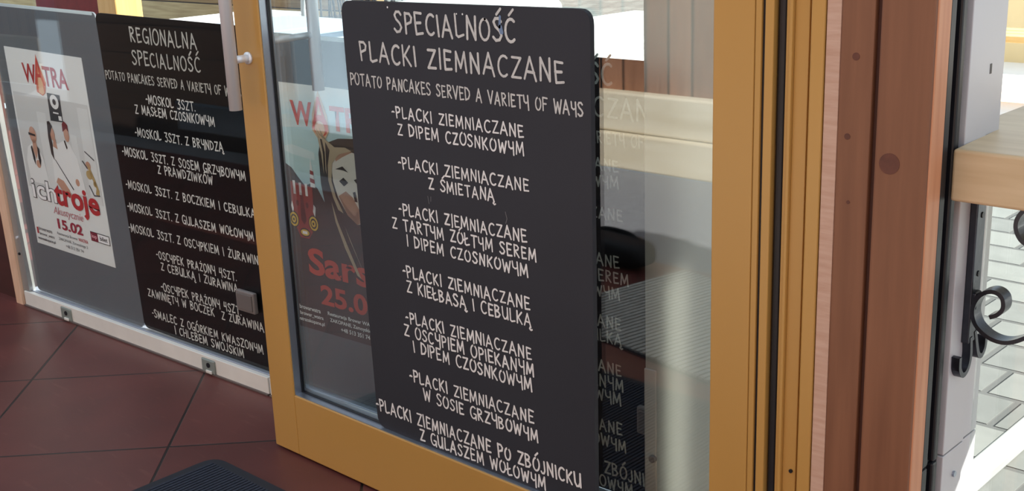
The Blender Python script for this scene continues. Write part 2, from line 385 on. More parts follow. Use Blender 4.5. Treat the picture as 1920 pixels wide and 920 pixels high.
for i, (z0, z1, yy) in enumerate(((0, 0.19, -1.42), (0.192, 0.40, -1.45))):
    t = boxo('retaining_beam', SAND, None, -14, 8, yy-0.3, yy, z0, z1, bev=0.012)
    tag(t, ('pale sandy beam lying along the asphalt below the second beam', 'pale sandy beam resting on the lower beam under the brown fence')[i], 'beam', 'pale beams along the road')
FENCE = plank_mat('fence_planks', (120, 82, 62), (158, 114, 90), 0, 0.145, 0.012, 0.7, (10, 10, 0.7), 5)
bm = bmesh.new(); box(bm, -14, 8, -1.62, -1.52, 0.40, 2.3)
tag(mesh_obj('wall_street', bm, FENCE), 'brown upright plank wall reflected in the upper door glass', 'wall', kind='structure')

DWALL = plank_mat('dark_timber', (46, 33, 27), (62, 45, 36), 2, 0.18, 0.01, 0.7, (0.6, 8, 8), 5)
bm = bmesh.new(); 
for (a, b, c, d) in ((-12, -8.7, 0, 2.38), (-8.7, -7.55, 0, 0.17), (-8.7, -7.55, 1.6, 2.38), (-7.55, -6.4, 0, 2.38), (-6.4, -5.72, 0, 0.09), (-6.4, -5.72, 0.27, 2.38), (-5.72, -5.52, 0, 2.38), (-5.52, -4.45, 0, 0.24)): box(bm, a, b, -0.425, -0.40, c, d)
tag(mesh_obj('dark_reflection_wall', bm, DWALL), 'added dark timber wall placed so its dim reflection lies in the left glass panel', 'wall', kind='structure')  # added out of view to darken reflections; its gaps let bright patches through
bm = bmesh.new(); box(bm, -1.6, 0.3, 2.08, 4.0, 2.62, 2.70); box(bm, -4.6, -1.6, 2.02, 2.06, 1.32, 2.70)
tag(mesh_obj('sunblock', bm, DWALL), 'added dark timber screen and roof slab above and behind the sliding glass panels', 'sunblock', kind='structure')  # slab and screen added out of view, only to block the sun
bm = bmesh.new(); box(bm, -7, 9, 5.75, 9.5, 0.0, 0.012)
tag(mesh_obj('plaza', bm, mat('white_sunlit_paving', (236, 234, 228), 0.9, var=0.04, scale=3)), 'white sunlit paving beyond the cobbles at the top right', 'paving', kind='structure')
bm = bmesh.new(); box(bm, -9.5, -5.3, -1.415, -1.385, 0.0, 2.1)
tag(mesh_obj('haze_panel', bm, mat('pale_haze_blue', (172, 194, 214), 0.8, var=0.12, scale=1.6)), 'added pale blue panel across the road, for the bluish haze reflected over the bluish poster', 'wall', kind='structure')  # added out of view as a reflector for the bluish haze in the glass
# ------------------------------------------------------------------ timber wall and door jamb right of the door
def wall_strip(name, m, s0, s1, d0, d1, parent, z0=0.0, z1=2.35, bev=0.001):
    return boxo(name, m, parent, s0, s1, d0, d1, z0, z1, bev=bev)
jamb = thing('door_jamb', 'mustard yellow stepped metal jamb with black seals at the right of the door', 'door frame', WO, YAW, kind='structure')
tag(jamb, jamb['label'], 'door frame')
wall_strip('seal', BLACKRUB, 0.0005, 0.0078, 0.006, 0.05, jamb)
wall_strip('lip', YELLOW, 0.0078, 0.0238, 0.0, 0.05, jamb, bev=0.002)
bm = bmesh.new(); tube(bm, [(0.0335, 0.018, 0), (0.0335, 0.018, 2.35)], 0.0098, 14); box(bm, 0.0238, 0.0427, 0.022, 0.05, 0, 2.35)
mesh_obj('seal', bm, BLACKRUB, jamb)
wall_strip('profile', YELLOW, 0.0427, 0.0500, 0.007, 0.05, jamb)
wall_strip('profile', YELLOW, 0.0500, 0.0564, 0.001, 0.05, jamb, bev=0.002)
wall_strip('profile', YELLOW, 0.0564, 0.0816, 0.009, 0.05, jamb)
wall_strip('profile', YELLOW, 0.0816, 0.0883, 0.014, 0.05, jamb)
wall_strip('profile', YELLOW, 0.0883, 0.1120, -0.001, 0.05, jamb, bev=0.003)
bm = bmesh.new(); tube(bm, [(0.0735, 0.0085, 0.417), (0.0735, 0.006, 0.417)], 0.0035, 12); mesh_obj('screw', bm, BLACKRUB, jamb)
bm = bmesh.new(); box(bm, 0.022, 0.05, -0.012, 0.02, 0.335, 0.352, 0.002); mesh_obj('striker', bm, ALU, jamb)

wr = thing('wall_right', 'brown stained timber boards standing upright between the yellow jamb and the window', 'wall', WO, YAW, kind='structure')
wall_strip('shadow_gap', BLACKRUB, 0.1120, 0.1140, 0.012, 0.05, wr)
wall_strip('edge_strip', PINKW, 0.1140, 0.1381, 0.002, 0.05, wr)
wall_strip('board', BROWN, 0.1381, 0.1930, 0.001, 0.05, wr, bev=0.003)
wall_strip('shadow_gap', mat('groove_shade_brown', (74, 40, 30), 0.6), 0.1925, 0.2030, 0.012, 0.05, wr)
wall_strip('board', BROWN, 0.2025, 0.2868, -0.001, 0.048, wr, bev=0.004)
wall_strip('edge_board', ORANGE, 0.2800, 0.2890, 0.004, 0.052, wr, bev=0.002)
def disc(bm, x, y, z, rx, rz, n=20): bm.faces.new([bm.verts.new((x+rx*math.cos(2*math.pi*k/n), y, z+rz*math.sin(2*math.pi*k/n))) for k in range(n)])
for (s, z, r) in ((0.2275, 0.985, 0.0165), (0.165, 1.145, 0.006), (0.156, 1.02, 0.005), (0.162, 0.915, 0.003)):
    bm = bmesh.new(); tube(bm, [(s, 0.004, z), (s, -0.0016 if s > .2 else 0.0004, z)], r, 24); mesh_obj('knot', bm, KNOT, wr)

# ------------------------------------------------------------------ service window at the right
XR = -0.768
w3 = thing('window_3', 'grey framed service window with black rubber seals behind the wooden counter', 'window', (XR, 0, 0), 0, kind='structure')
def jside(name, m, y0, y1, x, z0, z1, bev=0.0015): return boxo(name, m, w3, -0.05, x, y0, y1, z0, z1, bev=bev)
for (za, zb) in ((0.0, 0.4595), (0.4625, 2.35)):
    jside('seal', BLACKRUB, 1.7605, 1.784, -0.003, za, zb, 0.004)
    jside('seal', BLACKRUB, 1.7855, 1.800, -0.012, za, zb)
    jside('seal', BLACKRUB, 1.8010, 1.8200, -0.002, za, zb, 0.004)
    jside('seal', BLACKRUB, 1.8210, 1.8340, -0.010, za, zb)
    jside('profile', GREYPVC, 1.8350, 1.9160, 0.0, za, zb)
    jside('profile', GREYPVC, 1.9165, 1.9760, -0.003, za, zb)
bm = bmesh.new(); box(bm, -0.05, -0.012, 1.7605, 1.976, 0.455, 0.467); mesh_obj('profile_joint', bm, BLACKRUB, w3)
for (y, z) in ((1.882, 0.411),):
    bm = bmesh.new(); tube(bm, [(-0.001, y, z), (0.004, y, z)], 0.0055, 12); mesh_obj('screw', bm, BEAD, w3)
bm = bmesh.new(); box(bm, -0.001, 0.0006, 1.912, 1.919, 1.10, 1.116); mesh_obj('drain_slot', bm, BLACKRUB, w3)
bm = bmesh.new(); box(bm, 0.0, 2.3, 1.944, 1.950, 0.0, 0.914); mesh_obj('glass', bm, GLASS_WIN, w3)

# ------------------------------------------------------------------ wooden bar counter
bm = bmesh.new()
prism_xy(bm, [(XR+0.001, 1.79), (1.4, 1.79), (1.4, 2.42), (-0.825, 2.42), (-0.825, 1.981), (XR+0.001, 1.981)], 0.917, 1.0)
bmesh.ops.bevel(bm, geom=bm.edges[:], offset=0.005, segments=3, affect='EDGES', profile=0.5)
tag(mesh_obj('bar_counter', bm, PINE), 'thick pale pine counter top running through the service window', 'counter')

# ------------------------------------------------------------------ wrought iron bracket under the counter
def band(bm, path, wa, wb, th, plane):
    """flat bar swept along a 2-D path; plane 'xz' (width along y wa..wb) or 'yz' (width along x)"""
    n = len(path); L_, R_ = [], []
    for i, p in enumerate(path):
        t = (Vector(path[min(i+1, n-1)])-Vector(path[max(i-1, 0)])).normalized(); nr = Vector((-t.y, t.x))*th/2
        row = []
        for s in (1, -1):
            q = Vector(p)+nr*s
            for ww in (wa, wb): row.append(bm.verts.new((q.x, ww, q.y) if plane == 'xz' else (ww, q.x, q.y)))
        L_.append(row)
    for i in range(n-1):
        a, b = L_[i], L_[i+1]
        for (k, l) in ((0, 1), (1, 3), (3, 2), (2, 0)): bm.faces.new((a[k], a[l], b[l], b[k]))
    bm.faces.new((L_[0][0], L_[0][2], L_[0][3], L_[0][1])); bm.faces.new((L_[-1][0], L_[-1][1], L_[-1][3], L_[-1][2]))
br = thing('shelf_bracket', 'black wrought iron scroll bracket carrying the pine counter', 'bracket', (0, 0, 0))
boxo('bar', IRON, br, XR, XR+0.013, 1.874, 1.908, 0.655, 0.917, bev=0.002)
for (z) in (0.874, 0.774):
    bm = bmesh.new(); tube(bm, [(XR+0.0125, 1.894, z), (XR+0.0145, 1.894, z)], 0.005, 12); mesh_obj('screw', bm, BLACKRUB, br)
bm = bmesh.new(); band(bm, catmull([(1.884, .665), (1.888, .632), (1.880, .610), (1.862, .604), (1.848, .618), (1.846, .640)]), XR, XR+0.014, 0.009, 'yz'); mesh_obj('curl', bm, IRON, br)
bm = bmesh.new(); band(bm, catmull([(1.900, .672), (1.912, .640), (1.922, .622), (1.936, .618), (1.947, .630), (1.948, .650)]), XR, XR+0.014, 0.009, 'yz'); mesh_obj('curl', bm, IRON, br)
sc = catmull([(-.7238, .7095), (-.712, .716), (-.7035, .728), (-.7045, .743), (-.7120, .7515), (-.724, .7535), (-.738, .747), (-.7475, .735), (-.7525, .718), (-.7505, .702), (-.7417, .6869), (-.7211, .6738), (-.6964, .6715), (-.6713, .6824), (-.640, .708), (-.618, .742), (-.606, .79), (-.604, .84), (-.61, .915)], 6)
bm = bmesh.new(); band(bm, sc, 1.874, 1.902, 0.007, 'xz'); mesh_obj('scroll', bm, IRON, br)
bm = bmesh.new(); band(bm, catmull([(-.64, .915), (-.672, .905), (-.690, .886), (-.693, .865), (-.682, .846), (-.664, .842), (-.655, .856), (-.662, .868)], 6), 1.874, 1.902, 0.007, 'xz'); mesh_obj('scroll', bm, IRON, br)
boxo('rivet', IRON, br, XR+0.010, XR+0.020, 1.876, 1.900, 0.715, 0.745, bev=0.003)

# ================================================================== YELLOW GLASS DOOR
door = thing('door_1', 'mustard yellow framed glass door with a long steel pull bar and the front menu board', 'door', (0, YD, 0), 0, kind='structure')
XL, XI, XJ, XE = -2.5345, -2.432, -1.1455, -1.0535
boxo('stile', YELLOW, door, XL, XI, 0, 0.037, 0.006, 2.2, bev=0.0025)
boxo('stile', YELLOW, door, XJ, XE-0.0125, 0, 0.037, 0.006, 2.2, bev=0.0025)
boxo('lip', YELLOW, door, XE-0.0115, XE, 0.0005, 0.037, 0.006, 2.2, bev=0.002)
boxo('rail', YELLOW, door, XI+0.0003, XJ-0.0003, 0.0002, 0.0372, 0.006, 0.1745, bev=0.0025)
boxo('rail', YELLOW, door, XI+0.0003, XJ-0.0003, 0.0002, 0.0372, 2.09, 2.2, bev=0.0025)
bm = bmesh.new()
box(bm, XI-0.002, XI+0.0025, 0.004, 0.0245, 0.1745, 2.09); box(bm, XI+0.0025, XJ-0.0025, 0.004, 0.0245, 0.1735, 0.1765)
mesh_obj('glazing_bead', bm, BEAD, door)
bm = bmesh.new()
box(bm, XI-0.001, XI+0.006, 0.0235, 0.0305, 0.1745, 2.09); box(bm, XI+0.006, XJ-0.006, 0.0235, 0.0305, 0.1740, 0.1800); box(bm, XJ-0.004, XJ+0.001, 0.0235, 0.0305, 0.1745, 2.09)
mesh_obj('seal', bm, BLACKRUB, door)
bm = bmesh.new(); box(bm, XI-0.004, XJ+0.004, 0.027, 0.033, 0.172, 2.095); mesh_obj('glass', bm, GLASS_DOOR, door)
bm = bmesh.new(); box(bm, XI, XI+0.004, 0.034, 0.0375, 0.1745, 2.09); box(bm, XI+0.004, XJ, 0.034, 0.0375, 0.1745, 0.186)
mesh_obj('glazing_bead', bm, mat('pale_inner_bead', (150, 155, 162), 0.4, 0.5), door)
# long pull bars: front one and the one on the back
hx = -2.487
h = mesh_obj('handle', (lambda b: (tube(b, [(hx-0.0, -0.052, 0.925), (hx, -0.052, 1.95)], 0.0155, 24), b)[1])(bmesh.new()), STEEL, door, True)
bm = bmesh.new(); tube(bm, [(hx, -0.045, 1.045), (hx, 0.0, 1.045)], 0.0095, 16); tube(bm, [(hx, -0.006, 1.045), (hx, 0.0, 1.045)], 0.015, 20)
tube(bm, [(hx, -0.045, 1.80), (hx, 0.0, 1.80)], 0.0095, 16); mesh_obj('standoff', bm, STEEL, h, True)
h2 = mesh_obj('handle', (lambda b: (tube(b, [(hx+0.035, 0.175, 0.945), (hx+0.035, 0.175, 1.95)], 0.0155, 24), b)[1])(bmesh.new()), STEEL, door, True)
bm = bmesh.new(); tube(bm, [(hx+0.035, 0.175, 1.085), (hx+0.045, 0.037, 1.085)], 0.0085, 16); tube(bm, [(hx+0.035, 0.175, 1.80), (hx+0.045, 0.037, 1.80)], 0.0085, 16); mesh_obj('standoff', bm, STEEL, h2, True)
for o in (h, h2):
    for p in o.data.polygons: p.use_smooth = len(p.vertices) == 4

# ------------------------------------------------------------------ menu boards
FRONT = [
 ('SPECIALNOŚĆ', 0.164, 0.96, 0.514, 0.958, 0.043), ('PLACKI ZIEMNACZANE', 0.044, 0.894, 0.637, 0.888, 0.041),
 ('POTATO PANCAKES SERVED A VARIETY OF WAYS', 0.0035, 0.838, 0.682, 0.829, 0.025),
 ('-PLACKI ZIEMNIACZANE', 0.138, 0.776, 0.528, 0.772, 0.024), ('Z DIPEM CZOSNKOWYM', 0.153, 0.739, 0.527, 0.736, 0.025),
 ('-PLACKI ZIEMNIACZANE', 0.149, 0.665, 0.537, 0.664, 0.024), ('Z ŚMIETANĄ', 0.244, 0.629, 0.44, 0.63, 0.024),
 ('-PLACKI ZIEMNIACZANE', 0.141, 0.557, 0.527, 0.557, 0.025), ('Z TARTYM ŻÓŁTYM SEREM', 0.115, 0.522, 0.551, 0.521, 0.025), ('I DIPEM CZOSNKOWYM', 0.161, 0.487, 0.527, 0.484, 0.025),
 ('-PLACKI ZIEMNIACZANE', 0.141, 0.412, 0.529, 0.413, 0.026), ('Z KIEŁBASĄ I CEBULKĄ', 0.151, 0.376, 0.531, 0.378, 0.026),
 ('-PLACKI ZIEMNIACZANE', 0.141, 0.302, 0.529, 0.304, 0.026), ('Z OSCYPIEM OPIEKANYM', 0.132, 0.268, 0.534, 0.268, 0.027), ('I DIPEM CZOSNKOWYM', 0.161, 0.234, 0.527, 0.232, 0.027),
 ('-PLACKI ZIEMNIACZANE', 0.141, 0.158, 0.529, 0.160, 0.027), ('W SOSIE GRZYBOWYM', 0.186, 0.121, 0.54, 0.121, 0.027),
 ('-PLACKI ZIEMNIACZANE PO ZBÓJNICKU', 0.011, 0.050, 0.656, 0.052, 0.029), ('Z GULASZEM WOŁOWYM', 0.165, 0.015, 0.557, 0.015, 0.028)]
LEFT = [
 ('REGIONALNA', 0.139, 0.962, 0.48, 0.956, 0.044), ('SPECIALNOŚĆ', 0.136, 0.893, 0.486, 0.89, 0.041),
 ('POTATO PANCAKES SERVED A VARIETY OF WAYS', -0.029, 0.838, 0.667, 0.831, 0.026),
 ('-MOSKOL 3SZT.', 0.184, 0.776, 0.438, 0.773, 0.0262), ('Z MASŁEM CZOSNKOWYM', 0.117, 0.74, 0.527, 0.737, 0.0262),
 ('-MOSKOL 3SZT. Z BRYNDZĄ', 0.101, 0.666, 0.556, 0.664, 0.0262), ('-MOSKOL 3SZT. Z SOSEM GRZYBOWYM', 0.012, 0.596, 0.649, 0.59, 0.0262), ('Z PRAWDZIWKÓW', 0.202, 0.558, 0.486, 0.558, 0.0262),
 ('-MOSKOL 3SZT. Z BOCZKIEM I CEBULKĄ', 0.009, 0.487, 0.678, 0.483, 0.0255), ('-MOSKOL 3SZT. Z GULASZEM WOŁOWYM', 0.001, 0.412, 0.659, 0.412, 0.0255), ('-MOSKOL 3SZT. Z OSCYPKIEM I ŻURAWINĄ', -0.008, 0.34, 0.694, 0.341, 0.0255),
 ('-OSCYPEK PRAŻONY 4SZT.', 0.136, 0.271, 0.554, 0.271, 0.0255), ('Z CEBULKĄ I ŻURAWINĄ', 0.154, 0.235, 0.555, 0.233, 0.0255),
 ('-OSCYPEK PRAŻONY 4SZT.', 0.141, 0.164, 0.559, 0.164, 0.0255), ('ZAWINIĘTY W BOCZEK  Z ŻURAWINA', 0.057, 0.129, 0.664, 0.132, 0.0255),
 ('-SMALEC Z OGÓRKIEM KWASZONYM', 0.068, 0.059, 0.65, 0.059, 0.0255), ('I CHLEBEM SWOJSKIM', 0.191, 0.025, 0.551, 0.025, 0.0255)]
def menu_board(label, loc, yaw, quad, thick, lines, m, chalk, chalk_head, r=0.03):
    t = thing('menu_board', label, 'menu board', loc, yaw, 'black menu boards')
    bm = bmesh.new(); prism_xz(bm, rounded_quad(quad, r), 0.0, thick); mesh_obj('panel', bm, m, t)
    for i, l in enumerate(lines):
        write_line('lettering', *l, -0.0005, chalk_head if i < 3 else chalk, t, weight=(0.066, 0.066, 0.07)[i] if i < 3 else 0.077)
    return t
# front board on the door glass
fb = menu_board('large matte black menu board fixed to the yellow door, headed PLACKI ZIEMNACZANE', (-2.125, YD+0.0145, 0.17), 0,
    [(0.012, 0.007), (0.694, 0.007), (0.703, 1.027), (-0.012, 1.022)], 0.012, FRONT, BOARDF, CHALK, CHALKD)
bm = bmesh.new()
for (x, z, r_) in ((0.145, 1.012, .0022), (0.355, 1.006, .0016), (0.372, 1.006, .002)): disc(bm, x, -0.0004, z, r_, r_)
mesh_obj('pin', bm, CHALK, fb)
bm = bmesh.new(); stroke(bm, [(0.476, 1.005), (0.474, 0.985)], .003, -0.0007); stroke(bm, [(0.476, 0.985), (0.479, 0.975)], .005, -0.0007)
mesh_obj('paint_smudge', bm, mat('blue_smudge', (110, 130, 160), 0.7), fb)
bm = bmesh.new()
for p in ([(0.238, .612), (0.241, .596)], [(0.248, .612), (0.247, .602)], [(0.237, .585), (0.239, .572)], [(0.470, .612), (0.474, .598), (0.470, .588)], [(0.474, .572), (0.478, .560)]): stroke(bm, p, .0009, -0.0004)
mesh_obj('scratch', bm, mat('scratch_grey', (104, 102, 104), 0.8), fb)

# ================================================================== SLIDING GLASS PANELS
def sl(s, d, z=0.0):
    c, n = math.cos(YAW), math.sin(YAW); return (BK[0]+s*c-d*n, BK[1]+s*n+d*c, z)
def panel(idx, label, s0, s1, alum):
    t = thing('window_%d' % idx, label, 'glass panel', sl(s0, 0), YAW, kind='structure')
    L = s1-s0
    boxo('rail', RAILW, t, 0, L, 0.0, 0.016, 0.004, 0.057, bev=0.0015)
    boxo('rail_top', RAILTOP, t, 0, L, 0.0165, 0.060, 0.004, 0.060, bev=0.001)
    boxo('track', mat('track_grey', (96, 84, 80), 0.5), t, 0, L, -0.006, 0.06, 0.0, 0.006, bev=0.001)
    bm = bmesh.new(); box(bm, 0.004, L-0.004, 0.020, 0.028, 0.058, 2.15); mesh_obj('glass', bm, GLASS_PANE, t)
    for cx_ in (0.30, 1.148):
        if cx_ > L: continue
        c = boxo('clip', mat('clip_steel', (150, 160, 155), 0.4, 0.4), t, cx_-0.034, cx_+0.034, -0.006, 0.0, 0.004, 0.050, bev=0.004)
        bm = bmesh.new(); tube(bm, [(cx_+0.004, -0.009, 0.032), (cx_+0.004, -0.005, 0.032)], 0.008, 14); mesh_obj('screw', bm, BLACKRUB, c)
        boxo('tab', RAILW, c, cx_-0.008, cx_+0.022, -0.011, -0.006, 0.006, 0.016, bev=0.002)
    k = boxo('latch_box', DKGREY, t, 1.318, 1.405, 0.004, 0.019, 0.245, 0.310, bev=0.004)
    boxo('latch_plate', mat('latch_plate', (104, 98, 96), 0.45), k, 1.326, 1.397, 0.001, 0.004, 0.253, 0.302, bev=0.001)
    return t
pA = panel(1, 'left sliding glass panel in a white floor rail, with a grey and a black board behind it', 0.0, 1.440, True)
pB = panel(2, 'second sliding glass panel standing behind the yellow door', 1.448, 2.905, False)
BD = 0.030                      # boards hang on the back of the glass
def back_board(label, quad, r=0.022):
    t = thing('backing_board', label, 'board', sl(0, BD+0.001), YAW, 'grey backing boards')
    bm = bmesh.new(); prism_xz(bm, rounded_quad(quad, r), 0.0, 0.006); mesh_obj('panel', bm, GREYB, t)
    bm = bmesh.new(); q = quad
    for a, b in (((q[3]), (q[2])),):
        n = 24
        stroke(bm, [(a[0]+0.02+(b[0]-a[0]-0.04)*i/n, a[1]+(b[1]-a[1])*i/n-0.005) for i in range(n+1)], 0.005, -0.0006)
    mesh_obj('edge_trim', bm, mat('pale_edge', (206, 220, 228), 0.4), t)
    return t
back_board('slate grey board behind the left glass panel, the white band poster on it', [(0.048, 0.063), (0.750, 0.062), (0.693, 1.097), (0.003, 1.110)])
back_board('slate grey board seen through the door glass, under the bluish poster', [(1.482, 0.063), (2.172, 0.062), (2.170, 1.068), (1.480, 1.072)])
mb = menu_board('glossy black menu board behind the left glass panel, headed REGIONALNA SPECIALNOŚĆ', sl(0.74, BD+0.001, 0.053), YAW,
    [(0.011, 0.010), (0.740, 0.008), (0.725, 1.030), (-0.0455, 1.043)], 0.006, LEFT, BOARDB, CHALK, CHALKD, 0.025)
mb2 = menu_board('third black menu board, half hidden behind the door board and seen through the glass', sl(2.178, BD+0.001, 0.053), YAW,
    [(0.0, 0.010), (0.715, 0.010), (0.715, 1.012), (0.0, 1.016)], 0.006, FRONT, BOARDB, CHALK, CHALKD, 0.025)

# ------------------------------------------------------------------ white band poster
def printed(t, name, polys, m, fit, y): return mesh_obj(name, poly_bm(polys, fit, y), m, t)
def lettering(t, text, rect, m, fit, y, bold=0.0, name='lettering', shear=0.0): return mesh_obj(name, type_bm(text, fit, rect, y, bold, shear), m, t)
GREYT = mat('print_grey', (70, 68, 72), 0.6); FLESH = mat('print_flesh', (196, 150, 128), 0.6); HAIR = mat('print_dark_hair', (48, 34, 32), 0.6)
FLAME = mat('print_flame', (222, 122, 92), 0.6); FLAME2 = mat('print_flame_pale', (236, 196, 160), 0.6); WHITEP = mat('print_white', (240, 240, 242), 0.6)
PALEG = mat('print_pale_grey', (216, 217, 219), 0.6); MAROON = mat('print_maroon', (120, 20, 44), 0.6); GOLD = mat('print_gold', (176, 150, 96), 0.6); PINKP = mat('print_rose', (190, 120, 128), 0.6)
p1 = thing('poster', 'white concert poster with three people in white, on the left grey board', 'poster', sl(0, BD), YAW, 'concert posters')
QA = [(0.1037, 0.2538), (0.6177, 0.2463), (0.5792, 0.9484), (0.0726, 0.9615)]
fa = bilinear(*QA)
bm = bmesh.new(); prism_xz(bm, QA, -0.0005, 0.0008); mesh_obj('paper', bm, PAPER, p1)
e = lambda k: -0.0005-0.0003*k
printed(p1, 'room_picture', [[(.02, .30), (.98, .30), (.98, .78), (.02, .78)]], PALEG, fa, e(1))
printed(p1, 'room_picture', [[(.30, .3), (.42, .3), (.42, .7), (.30, .7)], [(.70, .34), (.78, .34), (.78, .62), (.70, .62)], [(.84, .3), (.97, .3), (.97, .76), (.84, .76)]], mat('print_wall_white', (228, 229, 231), 0.6), fa, e(2))
lettering(p1, 'W', (.21, .838, .385, .932), RED, fa, e(3), 0.02, 'logo_lettering')
lettering(p1, 'TRA', (.475, .836, .785, .932), RED, fa, e(3), 0.02, 'logo_lettering')
printed(p1, 'flame_emblem', [[(.36, .80), (.375, .87), (.40, .93), (.42, .985), (.445, .93), (.475, .89), (.50, .85), (.47, .80), (.43, .785)]], FLAME, fa, e(4))
printed(p1, 'flame_emblem', [[(.39, .80), (.40, .85), (.425, .90), (.455, .85), (.46, .80), (.43, .79)]], FLAME2, fa, e(5))
lettering(p1, 'A', (.355, .835, .49, .965), mat('print_soft_red', (196, 70, 62), 0.6), fa, e(6), 0.0, 'logo_lettering')
printed(p1, 'wall_plaque', [[(.487, .804), (.649, .803), (.638, .672), (.478, .668)]], mat('print_charcoal', (52, 54, 60), 0.6), fa, e(3))
printed(p1, 'wall_plaque', [ell(.567, .765, .055, .035)], WHITEP, fa, e(4)); printed(p1, 'wall_plaque', [ell(.567, .765, .022, .015)], GREYT, fa, e(5))
printed(p1, 'wall_plaque', [[(.53, .715), (.60, .715), (.60, .708), (.53, .708)], [(.59, .70), (.63, .70), (.63, .678), (.59, .678)]], WHITEP, fa, e(4))
# seated man with sunglasses, woman, man with red hair: flat printed figures
printed(p1, 'figure', [[(.07, .33), (.06, .44), (.10, .505), (.16, .53), (.23, .515), (.29, .47), (.31, .38), (.33, .33)], [(.40, .36), (.42, .50), (.47, .56), (.53, .56), (.60, .58), (.68, .57), (.75, .50), (.78, .38), (.80, .33), (.62, .32), (.50, .33)]], WHITEP, fa, e(4))
printed(p1, 'figure', [ell(.20, .575, .045, .042), [(.17, .50), (.185, .55), (.225, .55), (.235, .50), (.20, .45)], ell(.47, .602, .03, .033), ell(.655, .615, .032, .036), [(.455, .54), (.475, .58), (.50, .58), (.51, .53)],
    [(.42, .36), (.45, .385), (.52, .375), (.58, .335), (.60, .30), (.52, .30), (.47, .33)], ell(.215, .43, .03, .02), ell(.70, .385, .025, .018), ell(.87, .485, .03, .02)], FLESH, fa, e(5))
printed(p1, 'figure', [[(.145, .585), (.235, .580), (.235, .570), (.145, .572)], [(.145, .51), (.165, .52), (.185, .46), (.175, .42), (.155, .45)], [(.235, .52), (.255, .51), (.26, .45), (.24, .42), (.225, .46)]], BLACKP, fa, e(6))
printed(p1, 'figure', [[(.425, .66), (.455, .665), (.485, .64), (.47, .628), (.445, .60), (.45, .55), (.445, .47), (.415, .50), (.41, .58)], [(.61, .58), (.625, .585), (.645, .55), (.63, .54)]], HAIR, fa, e(6))
printed(p1, 'figure', [[(.615, .625), (.62, .665), (.65, .68), (.685, .665), (.69, .63), (.665, .645), (.64, .635)]], mat('print_red_hair', (110, 30, 36), 0.6), fa, e(6))
printed(p1, 'instrument', [[(.86, .49), (.875, .49), (.93, .42), (.96, .37), (.95, .345), (.91, .35), (.93, .38), (.89, .43)], ell(.865, .44, .035, .022), ell(.92, .40, .02, .014)], GOLD, fa, e(6))
printed(p1, 'instrument', [[(.45, .475), (.46, .475), (.64, .345), (.63, .34)], [(.80, .50), (.81, .505), (.86, .475), (.855, .465)], [(.85, .55), (.855, .555), (.96, .52), (.955, .515)], [(.84, .385), (.85, .39), (.89, .345), (.96, .35), (.96, .343), (.885, .338)]], GREYT, fa, e(6))
# lettering
lettering(p1, 'ich', (.058, .243, .388, .352), GREYT, fa, e(6), 0.035)
lettering(p1, 'ich', (.062, .247, .383, .347), WHITEP, fa, e(7), 0.012)
lettering(p1, 'troje', (.365, .205, .925, .355), RED, fa, e(7), 0.03)
lettering(p1, 'Akustycznie', (.309, .178, .695, .228), PINKP, fa, e(6), 0.0, shear=0.25)
lettering(p1, '15.02', (.338, .115, .660, .168), mat('print_crimson', (150, 20, 50), 0.6), fa, e(6), 0.03)
printed(p1, 'icon', [[(.03, .088), (.05, .088), (.05, .055), (.03, .055)]], RED, fa, e(6))
for (tx, r_, b_) in (('browarwatra', (.062, .076, .24, .094), .01), ('browar_watra', (.062, .048, .26, .066), .01), ('watrazakopane.pl', (.025, .020, .262, .039), .02),
                     ('Restauracja Browar', (.31, .078, .575, .096), 0), ('ZAKOPANE, Zamoyskiego 2', (.318, .050, .69, .068), 0), ('+48 513 351 74', (.40, .024, .625, .040), 0)):
    lettering(p1, tx, r_, GREYT, fa, e(6), b_)
lettering(p1, 'WATRA', (.585, .080, .705, .098), RED, fa, e(6), .01)
printed(p1, 'badge', [[(.755, .105), (.985, .105), (.985, .153), (.755, .153)]], GREYT, fa, e(5)); printed(p1, 'badge', [[(.76, .109), (.98, .109), (.98, .149), (.76, .149)]], PAPER, fa, e(6))
printed(p1, 'badge', [[(.757, .107), (.845, .107), (.845, .151), (.757, .151)]], MAROON, fa, e(7))
lettering(p1, 'kup', (.77, .117, .832, .141), mat('print_pink', (236, 170, 180), 0.6), fa, e(8), .02); lettering(p1, 'bilet', (.87, .119, .96, .141), GREYT, fa, e(8), .02)

# ------------------------------------------------------------------ blue poster behind the door
p2 = thing('poster', 'bluish concert poster with a carved mask and a fair-haired woman, seen through the door glass', 'poster', sl(0, BD), YAW, 'concert posters')
QB = [(1.555, .243), (2.065, .248), (2.060, .9385), (1.553, .9415)]
fb_ = bilinear(*QB)
bm = bmesh.new(); prism_xz(bm, QB, -0.0005, 0.0008)
SKYP = bpy.data.materials.new('print_sky_to_dark'); SKYP.use_nodes = True
nt = SKYP.node_tree; b_ = nt.nodes['Principled BSDF']; b_.inputs['Roughness'].default_value = 0.55
tc = nt.nodes.new('ShaderNodeTexCoord'); sp = nt.nodes.new('ShaderNodeSeparateXYZ'); nt.links.new(tc.outputs['Object'], sp.inputs[0])
nz = nt.nodes.new('ShaderNodeTexNoise'); nz.inputs['Scale'].default_value = 9; nz.inputs['Detail'].default_value = 5; nt.links.new(tc.outputs['Object'], nz.inputs['Vector'])
hh = chain(nt, 'ADD', sp.outputs[2], chain(nt, 'MULTIPLY', chain(nt, 'SUBTRACT', nz.outputs['Fac'], 0.5), 0.14))
mr = nt.nodes.new('ShaderNodeMapRange'); mr.inputs['From Min'].default_value = 0.243; mr.inputs['From Max'].default_value = 0.94; nt.links.new(hh, mr.inputs['Value'])
rp = nt.nodes.new('ShaderNodeValToRGB'); cr = rp.color_ramp
